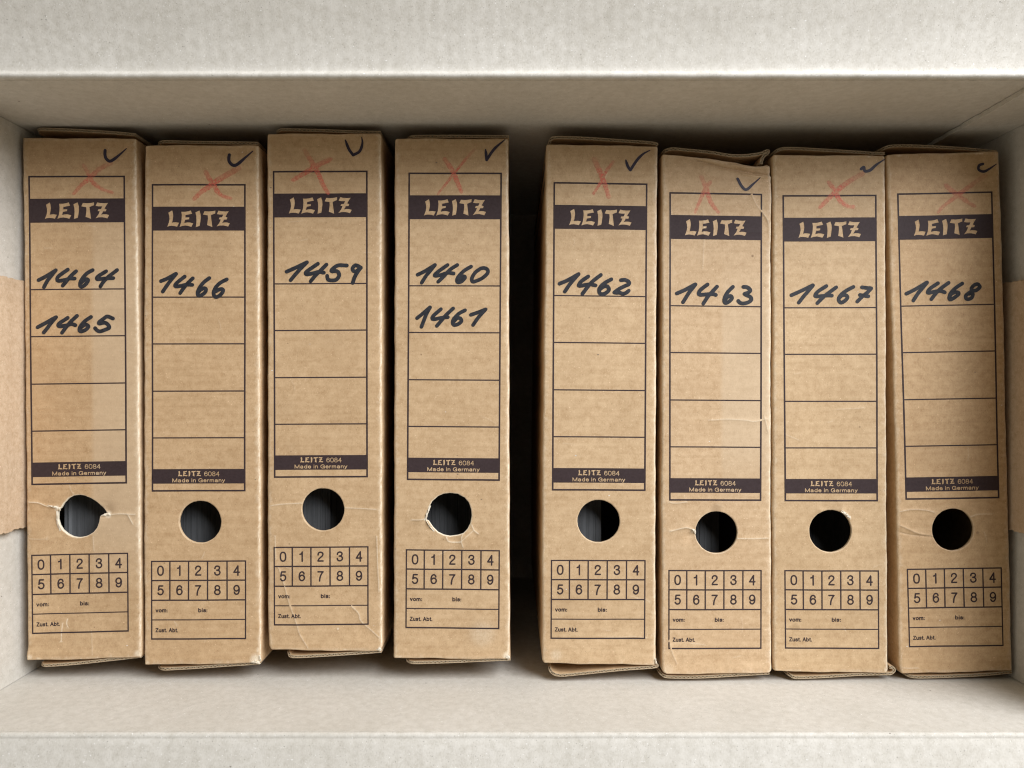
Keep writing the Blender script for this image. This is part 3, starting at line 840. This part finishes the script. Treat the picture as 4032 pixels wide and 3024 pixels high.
def build_shell(f, surf, root, org, mat, k):
    rn = random.Random(k * 13 + 5)
    out = [tuple(map(float, p)) for p in f['out']]
    out = round_corners(out, 9.0)
    out = resample(out, 14.0)
    ph = [rn.uniform(0, 6.28) for _ in range(4)]
    out = [(x + .7 * math.sin(y / 73 + ph[0]) + .6 * math.sin(y / 23 + ph[1]), y + 1.0 * math.sin(x / 47 + ph[2]) + .6 * math.sin(x / 19 + ph[3])) for x, y in out]
    # make it run clockwise on screen (y down) so the normal formula points outward
    a = sum(out[i][0] * out[(i + 1) % len(out)][1] - out[(i + 1) % len(out)][0] * out[i][1] for i in range(len(out)))
    if a < 0:
        out = out[::-1]
    side_r = 10.0          # px, soft scored fold on the long edges
    end_r = 4.5
    ins_f = lambda nx, ny: end_r + (side_r - end_r) * min(1, abs(nx) ** 2)
    ring0 = inset(out, ins_f)
    hole = f['hole']
    hole = resample(hole, 6.0)
    # interior points
    xs = [p[0] for p in out]; ys = [p[1] for p in out]
    pts = []
    st = 17.0
    yy = min(ys)
    row = 0
    while yy < max(ys):
        xx = min(xs) + (row % 2) * st / 2
        while xx < max(xs):
            pts.append((xx + rn.uniform(-2, 2), yy + rn.uniform(-2, 2)))
            xx += st
        yy += st
        row += 1
    for cpts, w, amp in surf.cr:
        for i in range(len(cpts) - 1):
            (ax, ay), (bx_, by_) = cpts[i], cpts[i + 1]
            dx, dy = bx_ - ax, by_ - ay
            d = math.hypot(dx, dy) or 1
            for q in (0, .5):
                cx, cy = ax + dx * q, ay + dy * q
                for o in (0, 1.7, -1.7, 4, -4, 8, -8):
                    pts.append((cx - dy / d * o + rn.uniform(-.25, .25), cy + dx / d * o + rn.uniform(-.25, .25)))
    for x, y, r, amp in f['wearspots'] + f.get('stains', []):
        n = 8
        for i in range(-n, n + 1):
            for j in range(-n, n + 1):
                pts.append((x + i * r * 1.4 / n, y + j * r * 1.4 / n))
    hc = np.mean(np.array(hole), axis=0)
    for sc in (1.05, 1.12, 1.25, 1.4):
        for h in hole:
            pts.append((hc[0] + (h[0] - hc[0]) * sc, hc[1] + (h[1] - hc[1]) * sc))
    P = np.array(pts)
    r0 = [(p[0], p[1]) for p in ring0]
    rin = [(p[0] - p[2] * 2, p[1] - p[3] * 2) for p in ring0]
    hout = [(hc[0] + (h[0] - hc[0]) * 1.02, hc[1] + (h[1] - hc[1]) * 1.02) for h in hole]
    P = P[pip(P, rin) & ~pip(P, hout)]
    base = [Vector(p) for p in r0] + [Vector(p) for p in hole] + [Vector(p) for p in P]
    n0, nh = len(r0), len(hole)
    edges = [(i, (i + 1) % n0) for i in range(n0)] + [(n0 + i, n0 + (i + 1) % nh) for i in range(nh)]
    r = delaunay_2d_cdt(base, edges, [], 0, 1e-3, True)
    V = np.array([(v[0], v[1]) for v in r[0]])
    F = r[2]
    omap = {}
    for i, o in enumerate(r[3]):
        for q in o:
            omap[q] = i
    cen = np.array([V[list(t)].mean(axis=0) for t in F])
    ok = pip(cen, r0) & ~pip(cen, hole)
    F = [tuple(t)[::-1] for t, g in zip(F, ok) if g]
    hz = surf.z(V)
    wear = list(surf.wear(V))
    stain = list(surf.stain(V))
    verts = to_world(V, hz)
    midx = [0] * len(F)
    faces = list(F)
    # fold: rings rolling over to the side walls
    prev = [omap[i] for i in range(n0)]
    for i in prev:
        wear[i] = max(wear[i], rn.uniform(0.0, .35))
    rings = []
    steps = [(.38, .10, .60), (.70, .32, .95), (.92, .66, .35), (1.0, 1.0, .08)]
    for fr, dz, wv in steps:
        rings.append((fr, dz, None, wv))
    for zabs in (4.0, 10.0, 25.0, 70.0, 160.0, 254.0):
        rings.append((1.0, None, zabs, 0.0))
    for fr, dz, zabs, wv in rings:
        cur = []
        for i in range(n0):
            px, py, nx, ny = ring0[i]
            kx = ins_f(nx, ny)
            X, Y = px + nx * kx * fr, py + ny * kx * fr
            h0 = hz[omap[i]] + (rn.uniform(-.05, .05) if dz is not None else 0)
            X += rn.uniform(-.5, .5); Y += rn.uniform(-.5, .5)
            drop = (kx / MM) * dz if dz is not None else zabs
            hh = h0 - drop if drop < 12 else -drop
            x, y = wp(X, Y)
            cur.append(len(verts))
            verts.append((x, y, ZT + hh / 1000.0))
            side = f.get('edge', 1.0) if nx > .7 else (.35 if nx < -.7 else .4)  # right folds get extra pale 'wear' to paint the window highlight along them
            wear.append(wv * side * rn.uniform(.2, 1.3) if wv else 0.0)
            stain.append(0.0)
        for i in range(n0):
            j = (i + 1) % n0
            faces.append((prev[i], prev[j], cur[j], cur[i])[::-1])
            midx.append(0)
        prev = cur
    # thickness of the board at the finger hole
    rimw = f.get('rim', .22)
    hp = [omap[n0 + i] for i in range(nh)]
    for i in hp:
        wear[i] = max(wear[i], rimw)
    for t, drop in enumerate((.5, 2.0)):
        cur = []
        for i in range(nh):
            x, y = hole[i]
            dx, dy = x - hc[0], y - hc[1]
            d = math.hypot(dx, dy)
            q = 1 - (.6 + .7 * rn.random()) / d if t == 0 else 1
            X, Y = wp(hc[0] + dx * q, hc[1] + dy * q)
            cur.append(len(verts))
            verts.append((X, Y, verts[hp[i]][2] - drop / 1000.0))
            wear.append((.8 if t == 0 else .3) if rimw > .5 else .15)
            stain.append(0.0)
        prevh = hp if t == 0 else ph
        for i in range(nh):
            j = (i + 1) % nh
            faces.append((prevh[i], prevh[j], cur[j], cur[i]))
            midx.append(1 if rimw > .5 else 0)
        ph = cur
    # inner lining under the top face so the hole shows a dark inside
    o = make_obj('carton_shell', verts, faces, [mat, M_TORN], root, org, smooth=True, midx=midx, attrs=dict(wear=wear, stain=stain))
    bm = bmesh.new()
    bm.from_mesh(o.data)
    bmesh.ops.recalc_face_normals(bm, faces=bm.faces)
    bm.to_mesh(o.data)
    bm.free()
    return o

def corr_board(name, path, z_top, height, t, mats, root, org, round_free=.006, period=.0026):
    """corrugated board standing on edge along a path (metres): two liners and the fluting between"""
    c = catmull(path, .0005)
    L = [0]
    for i in range(1, len(c)):
        L.append(L[-1] + math.hypot(c[i][0] - c[i - 1][0], c[i][1] - c[i - 1][1]))
    nrm = []
    for i in range(len(c)):
        a, b2 = c[max(0, i - 1)], c[min(len(c) - 1, i + 1)]
        d = math.hypot(b2[0] - a[0], b2[1] - a[1]) or 1
        nrm.append((-(b2[1] - a[1]) / d, (b2[0] - a[0]) / d))
    verts, faces, midx = [], [], []
    rn = random.Random(len(c))
    def wall(offs, th, m):
        base = len(verts)
        for i in range(len(c)):
            zt = z_top - .0002 * rn.random()
            if L[i] < round_free:
                u = 1 - L[i] / round_free
                zt -= round_free * (1 - math.sqrt(max(0, 1 - u * u)))
            o = offs(L[i])
            for s in (-th / 2, th / 2):
                x, y = c[i][0] + nrm[i][0] * (o + s), c[i][1] + nrm[i][1] * (o + s)
                verts.append((x, y, zt)); verts.append((x, y, zt - height))
        for i in range(len(c) - 1):
            p, q = base + 4 * i, base + 4 * (i + 1)
            faces.append((p, q, q + 2, p + 2)); midx.append(1)
            faces.append((p, p + 1, q + 1, q)); midx.append(m)
            faces.append((p + 2, q + 2, q + 3, p + 3)); midx.append(m)
        for p in (base, base + 4 * (len(c) - 1)):
            faces.append((p, p + 2, p + 3, p + 1)); midx.append(1)
    wall(lambda l: t / 2 - .00022, .00044, 0)
    wall(lambda l: -t / 2 + .00022, .00044, 0)
    wall(lambda l: (t / 2 - .0005) * math.sin(2 * math.pi * l / period), .0004, 1)
    return make_obj(name, verts, faces, mats, root, org, midx=midx)

def bilinear(anc, fx=W0, y0=0.0, y1=1793.5):
    (ax, ay), (bx2, by2), (cx, cy), (dx, dy) = anc
    def g(p):
        t = (p[1] - y0) / (y1 - y0)
        xl0 = 0 + (-5.5) * t
        xr0 = fx + 2 * t
        u = (p[0] - xl0) / (xr0 - xl0)
        return ((ax * (1 - u) + bx2 * u) * (1 - t) + (cx * (1 - u) + dx * u) * t,
                (ay * (1 - u) + by2 * u) * (1 - t) + (cy * (1 - u) + dy * u) * t)
    return g

def ink_obj(name, V, F, surf, lift, mat, root, org, press=None):
    P = np.array(V)
    h = surf.z(P)
    verts = to_world(P, h + lift)
    at = {'press': press} if press is not None else None
    return make_obj(name, verts, [tuple(f)[::-1] for f in F], mat, root, org, attrs=at)

def build_box(f, k):
    cx = sum(p[0] for p in f['out']) / len(f['out'])
    X, Y = wp(cx, 1590)
    org = (X, Y, 0.0)
    root = thing('archive_box', org, f"brown kraft archive box hand-numbered {f['tag']}, {f['extra']}", 'archive box', 'archive boxes standing in a row')
    mk = dict(f['mat'])
    if mk.get('fade'):
        fx, yb, yt, amt = mk['fade']
        mk['fade'] = (wp(fx, 0)[0] - X, wp(0, yb)[1] - Y, wp(0, yt)[1] - Y, amt)
    mat = kraft('kraft_board_%d' % k, **mk)
    surf = Surface(f, k)
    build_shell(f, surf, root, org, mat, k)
    for key in ('flap_t', 'flap_b'):
        z = ZT - (.0026 if key == 'flap_t' else .0010)
        path = [wp(x, y, z) for x, y in f[key]]
        corr_board('end_flap', path, z, .24, .0018, [mat, M_EDGE], root, org)
    if f.get('shreds'):
        for poly in f['shreds']:
            vv, ff = [], []
            poly = resample([tuple(p) for p in poly], 5.0)
            rs = random.Random(len(poly) + k)
            c0 = (sum(p[0] for p in poly) / len(poly), sum(p[1] for p in poly) / len(poly))
            h = surf.z(poly + [c0])
            b0 = len(vv)
            for lay, sc in ((0, 1.0), (1, .55)):
                for (px, py), hh in zip(poly, h[:-1]):
                    z = ZT + (hh + (.05 if lay == 0 else rs.uniform(.35, 1.0))) / 1000
                    jx, jy = rs.uniform(-1.4, 1.4), rs.uniform(-1.4, 1.4)
                    X2, Y2 = wp(c0[0] + (px - c0[0]) * sc + jx, c0[1] + (py - c0[1]) * sc + jy, z)
                    vv.append((X2, Y2, z))
            X2, Y2 = wp(c0[0], c0[1])
            vv.append((X2, Y2, ZT + (h[-1] + .7) / 1000))
            n = len(poly)
            for q in range(n):
                r = (q + 1) % n
                ff.append((b0 + q, b0 + r, b0 + n + r, b0 + n + q))
                ff.append((b0 + n + q, b0 + n + r, b0 + 2 * n))
            make_obj('torn_paper_edge', vv, ff, M_TORN, root, org)
    g = bilinear(f['anc'])
    for nm, (v, fc), sub, (v2, fc2) in (('printed_frame', D_FRAME, 'maker_band', D_BAND2), ('number_table', D_TABLE, 'table_lettering', D_DIGITS)):
        top = ink_obj(nm, [g(p) for p in v], fc, surf, .10, M_PRINT, root, org)
        ink_obj(sub, [g(p) for p in v2], fc2, surf, .10, M_PRINT, top, org)
    rn = random.Random(k)
    (ox, oy, s), lines = f['cross'][0], f['cross'][1]
    polys = []
    for ln, w in lines:
        polys += stroke_polys(zz(ln, ox, oy, s), w * s * 1.2, w_end=w * s * .9, step=5, rough=.3, rnd=rn)
    v, fc = union(polys)
    c0 = np.mean(np.array(v), axis=0)
    pr = [float(max(.45, 1.0 - .006 * max(0, c0[1] - p[1]) - .0035 * math.hypot(*(np.array(p) - c0)) + .15)) * {1: .72, 8: .66, 6: .8}.get(k, .9) for p in v]
    ink_obj('red_cross', v, fc, surf, .14, M_CRAY, root, org, press=pr)
    (ox, oy, s), w, lines = f['check']
    polys = []
    for q, ln in enumerate(lines):
        last = q == len(lines) - 1
        polys += stroke_polys(zz(ln, ox, oy, s), w * s * 1.08, w_end=w * s * .35 if last else None, w_start=(w * s * .55 if len(lines) > 1 and q == 0 else None), step=3, rnd=rn)
    v, fc = union(polys)
    ink_obj('check_mark', v, fc, surf, .18, M_PEN, root, org)
    for (ox, oy, s), w, lines in f['hw']:
        polys = []
        for ln in lines:
            polys += stroke_polys(zz(ln, ox, oy, s), w * s * 1.1, step=3, rough=.06, rnd=rn)
        v, fc = union(polys)
        ink_obj('handwritten_number', v, fc, surf, .18, M_MARK, root, org)
    # papers inside
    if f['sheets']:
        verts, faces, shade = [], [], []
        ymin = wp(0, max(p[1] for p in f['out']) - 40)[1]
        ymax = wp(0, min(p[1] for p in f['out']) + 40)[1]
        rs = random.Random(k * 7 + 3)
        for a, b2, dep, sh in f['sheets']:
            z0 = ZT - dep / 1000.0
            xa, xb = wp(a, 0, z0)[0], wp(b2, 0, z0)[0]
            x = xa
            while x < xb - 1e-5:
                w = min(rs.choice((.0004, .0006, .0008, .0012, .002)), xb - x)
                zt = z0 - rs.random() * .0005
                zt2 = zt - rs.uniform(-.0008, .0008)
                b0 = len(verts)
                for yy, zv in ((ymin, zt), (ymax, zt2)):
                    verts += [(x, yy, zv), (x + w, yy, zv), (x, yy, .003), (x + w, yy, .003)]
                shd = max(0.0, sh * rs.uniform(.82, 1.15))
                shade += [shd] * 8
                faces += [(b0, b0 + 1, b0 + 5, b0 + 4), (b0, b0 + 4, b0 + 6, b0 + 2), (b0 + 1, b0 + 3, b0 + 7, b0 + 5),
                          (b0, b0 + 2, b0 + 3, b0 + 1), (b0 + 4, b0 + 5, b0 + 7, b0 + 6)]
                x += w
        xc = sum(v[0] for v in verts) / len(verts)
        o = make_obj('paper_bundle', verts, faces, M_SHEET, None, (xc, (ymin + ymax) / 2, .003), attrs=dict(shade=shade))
        o['label'] = f"dark paper edges seen through the hole of the box numbered {f['tag']}"
        o['category'] = 'papers'
        o['group'] = 'paper bundles inside the archive boxes'
    return root

# ------------------------------------------------------------------ floor under the big carton
fl = make_obj('floor', [(-2, -2, -.012), (2, -2, -.012), (2, 2, -.012), (-2, 2, -.012)], [(0, 1, 2, 3)],
              paper_material('floor_grey', lin(120, 115, 108), lin(135, 130, 122), lin(104, 99, 92), rough=.6), None)
fl['kind'] = 'structure'

# ------------------------------------------------------------------ the big moving carton
XL, XR, YF, YB, ZR = -.3075, .3135, -.1842, .1611, .327
TH = .005
carton = thing('moving_carton', (0, -.0115, -.006), 'big open cardboard carton, grey inside, holding the row of brown archive boxes', 'cardboard box')
corg = (0, -.0115, -.006)

def wall_grid(name, fn, nu, nv, out, mat):
    """inner face from fn(u,v), board thickness added along out"""
    v, f = [], []
    for lay in (0, 1):
        for i in range(nu + 1):
            for j in range(nv + 1):
                x, y, z = fn(i / nu, j / nv)
                v.append((x + out[0] * lay * TH, y + out[1] * lay * TH, z + out[2] * lay * TH))
    N = (nu + 1) * (nv + 1)
    idx = lambda l, i, j: l * N + i * (nv + 1) + j
    for i in range(nu):
        for j in range(nv):
            f.append((idx(0, i, j), idx(0, i, j + 1), idx(0, i + 1, j + 1), idx(0, i + 1, j)))
            f.append((idx(1, i, j), idx(1, i + 1, j), idx(1, i + 1, j + 1), idx(1, i, j + 1)))
    for i in range(nu):
        f.append((idx(0, i, nv), idx(1, i, nv), idx(1, i + 1, nv), idx(0, i + 1, nv)))
        f.append((idx(0, i, 0), idx(0, i + 1, 0), idx(1, i + 1, 0), idx(1, i, 0)))
    for j in range(nv):
        f.append((idx(0, 0, j), idx(1, 0, j), idx(1, 0, j + 1), idx(0, 0, j + 1)))
        f.append((idx(0, nu, j), idx(0, nu, j + 1), idx(1, nu, j + 1), idx(1, nu, j)))
    return make_obj(name, v, f, mat, carton, corg, smooth=False)

bul = lambda u, v, a: a * math.sin(math.pi * u) * math.sin(math.pi * min(1, v)) 
ZTOP = ZR - .0022
wall_grid('back_wall', lambda u, v: (XL - .0062 + (XR - XL + .0124) * u, YB + bul(u, v, .002), ZTOP * v), 24, 16, (0, 1, 0), M_GREY)
wall_grid('front_wall', lambda u, v: (XL - .0062 + (XR - XL + .0124) * u, YF - bul(u, v, .0025), ZTOP * v), 24, 16, (0, -1, 0), M_GREY)
wall_grid('side_wall', lambda u, v: (XL - bul(u, v, .001), YF + .0003 + (YB - YF - .0006) * u, ZTOP * v), 16, 16, (-1, 0, 0), M_GREY)
wall_grid('side_wall', lambda u, v: (XR + bul(u, v, .002), YF + .0003 + (YB - YF - .0006) * u, ZTOP * v), 16, 16, (1, 0, 0), M_GREY)
wall_grid('bottom_panel', lambda u, v: (XL - .004 + (XR - XL + .008) * u, YF - .004 + (YB - YF + .008) * v, -.0005), 2, 2, (0, 0, -1), M_GREY)

def long_flap(name, y0, sgn, profile, x0, x1, mat, seed):
    rn = random.Random(seed)
    nx = 90
    v, f = [], []
    n = len(profile)
    for i in range(nx + 1):
        x = x0 + (x1 - x0) * i / nx
        j1 = rn.uniform(-1, 1) * .00012
        for q, (o, z) in enumerate(profile):
            v.append((x, y0 + sgn * (o + (j1 if 0 < q < 8 else 0)), z + (rn.uniform(-1, 1) * .00006 if 0 < q < 8 else 0)))
        for q, (o, z) in enumerate(profile[::-1]):
            v.append((x, y0 + sgn * max(o, TH + .0006), z - TH))
    M = 2 * n
    for i in range(nx):
        for q in range(M):
            r = (q + 1) % M
            a, b2, c2, d2 = i * M + q, i * M + r, (i + 1) * M + r, (i + 1) * M + q
            f.append((a, b2, c2, d2) if sgn > 0 else (d2, c2, b2, a))
    f.append(tuple(range(M)))
    f.append(tuple(range(nx * M, (nx + 1) * M))[::-1])
    return make_obj(name, v, f, mat, carton, corg, smooth=True)

t15 = math.tan(math.radians(14))
prof_b = [(0, ZR - .0016), (.0002, ZR - .0006), (.0008, ZR + .0005), (.0018, ZR + .0011), (.0029, ZR + .0006), (.0036, ZR - .0005), (.0048, ZR - .0011), (.0065, ZR - .0008), (.009, ZR - .0009)]
prof_b += [(.009 + d, ZR - .0009 + d * .36) for d in (.02, .04, .08, .12, .165)]
long_flap('back_flap', YB, 1, prof_b, XL, XR, M_FLAP, 1)
prof_f = [(0, ZR - .0016), (.0002, ZR - .0008), (.0008, ZR - .0001), (.0018, ZR + .0004), (.0024, ZR + .0003), (.0030, ZR + .0005), (.0042, ZR + .0011), (.006, ZR + .0017), (.009, ZR + .0026)]
prof_f += [(.009 + d, ZR + .0026 + d * .30) for d in (.02, .04, .08, .12, .165)]
long_flap('front_flap', YF, -1, prof_f, XL, XR, M_FLAP, 2)

def side_flap(xw, sgn):
    pr = [(0, ZR - .0016), (.0012, ZR + .0003), (.004, ZR - .0006), (.03, ZR - .012), (.08, ZR - .045), (.15, ZR - .10)]
    v, f = [], []
    ny = 20
    n = len(pr)
    for i in range(ny + 1):
        y = YF + .002 + (YB - YF - .004) * i / ny
        for o, z in pr:
            v.append((xw + sgn * o, y, z))
        for o, z in pr[::-1]:
            v.append((xw + sgn * max(o, TH + .0006), y, z - TH))
    M = 2 * n
    for i in range(ny):
        for q in range(M):
            r = (q + 1) % M
            f.append((i * M + q, (i + 1) * M + q, (i + 1) * M + r, i * M + r))
    f.append(tuple(range(M))); f.append(tuple(range(ny * M, (ny + 1) * M)))
    make_obj('side_flap', v, f, M_FLAP, carton, corg)
side_flap(XL, -1)
side_flap(XR, 1)

# glued joint: the tab of the right wall folded over the back wall
v, f = [], []
xt = .2785
rn = random.Random(11)
nz = 80
for i in range(nz + 1):
    z = .004 + (ZR - .008) * i / nz
    e = rn.uniform(-.0005, .0005)
    v += [(xt + e, YB - .0002 + .002 * 0, z), (xt + e, YB - .0028, z), (XR - .0004, YB - .0022, z), (XR - .0004, YB - .0002, z)]
for i in range(nz):
    for q in range(4):
        r = (q + 1) % 4
        f.append((i * 4 + q, i * 4 + r, (i + 1) * 4 + r, (i + 1) * 4 + q))
f.append((0, 1, 2, 3)); f.append((nz * 4, nz * 4 + 1, nz * 4 + 2, nz * 4 + 3))
make_obj('joint_tab', v, f, M_GREY, carton, corg)

# carrying-hole flaps folded up against the side walls, brown outer liner showing
def handle_flap(xw, sgn, ya, yb, seed, xin):
    rn = random.Random(seed)
    v, f = [], []
    nz, ny = 60, 30
    zb, zt = .215, .312
    th = .0026
    grid = {}
    for lay in (0, 1):
        for i in range(nz + 1):
            z = zb + (zt - zb) * i / nz
            ja, jb = rn.uniform(-.0006, .0006), rn.uniform(-.0006, .0006)
            for j in range(ny + 1):
                t = j / ny
                y = (ya + ja) * (1 - t) + (yb + jb) * t
                off = xin + (.0035 * ((z - .262) / .05) if z > .262 else .0)
                off = min(max(off, xin), xin + .0006)
                x = xw + sgn * (-(off if lay == 0 else off - th))
                grid[lay, i, j] = len(v)
                v.append((x, y, z))
    for i in range(nz):
        for j in range(ny):
            f.append((grid[0, i, j], grid[0, i, j + 1], grid[0, i + 1, j + 1], grid[0, i + 1, j]))
            f.append((grid[1, i, j], grid[1, i + 1, j], grid[1, i + 1, j + 1], grid[1, i, j + 1]))
    for i in range(nz):
        for j in (0, ny):
            f.append((grid[0, i, j], grid[0, i + 1, j], grid[1, i + 1, j], grid[1, i, j]))
    for j in range(ny):
        for i in (0, nz):
            f.append((grid[0, i, j], grid[0, i, j + 1], grid[1, i, j + 1], grid[1, i, j]))
    return make_obj('handle_flap', v, f, M_LINER, carton, corg)
handle_flap(XL, -1, -.0893, .0642, 5, .0030)
handle_flap(XR, 1, -.0908, .0634, 6, .0028)

# ------------------------------------------------------------------ boxes
for i, f in enumerate(FOLD):
    build_box(f, i + 1)
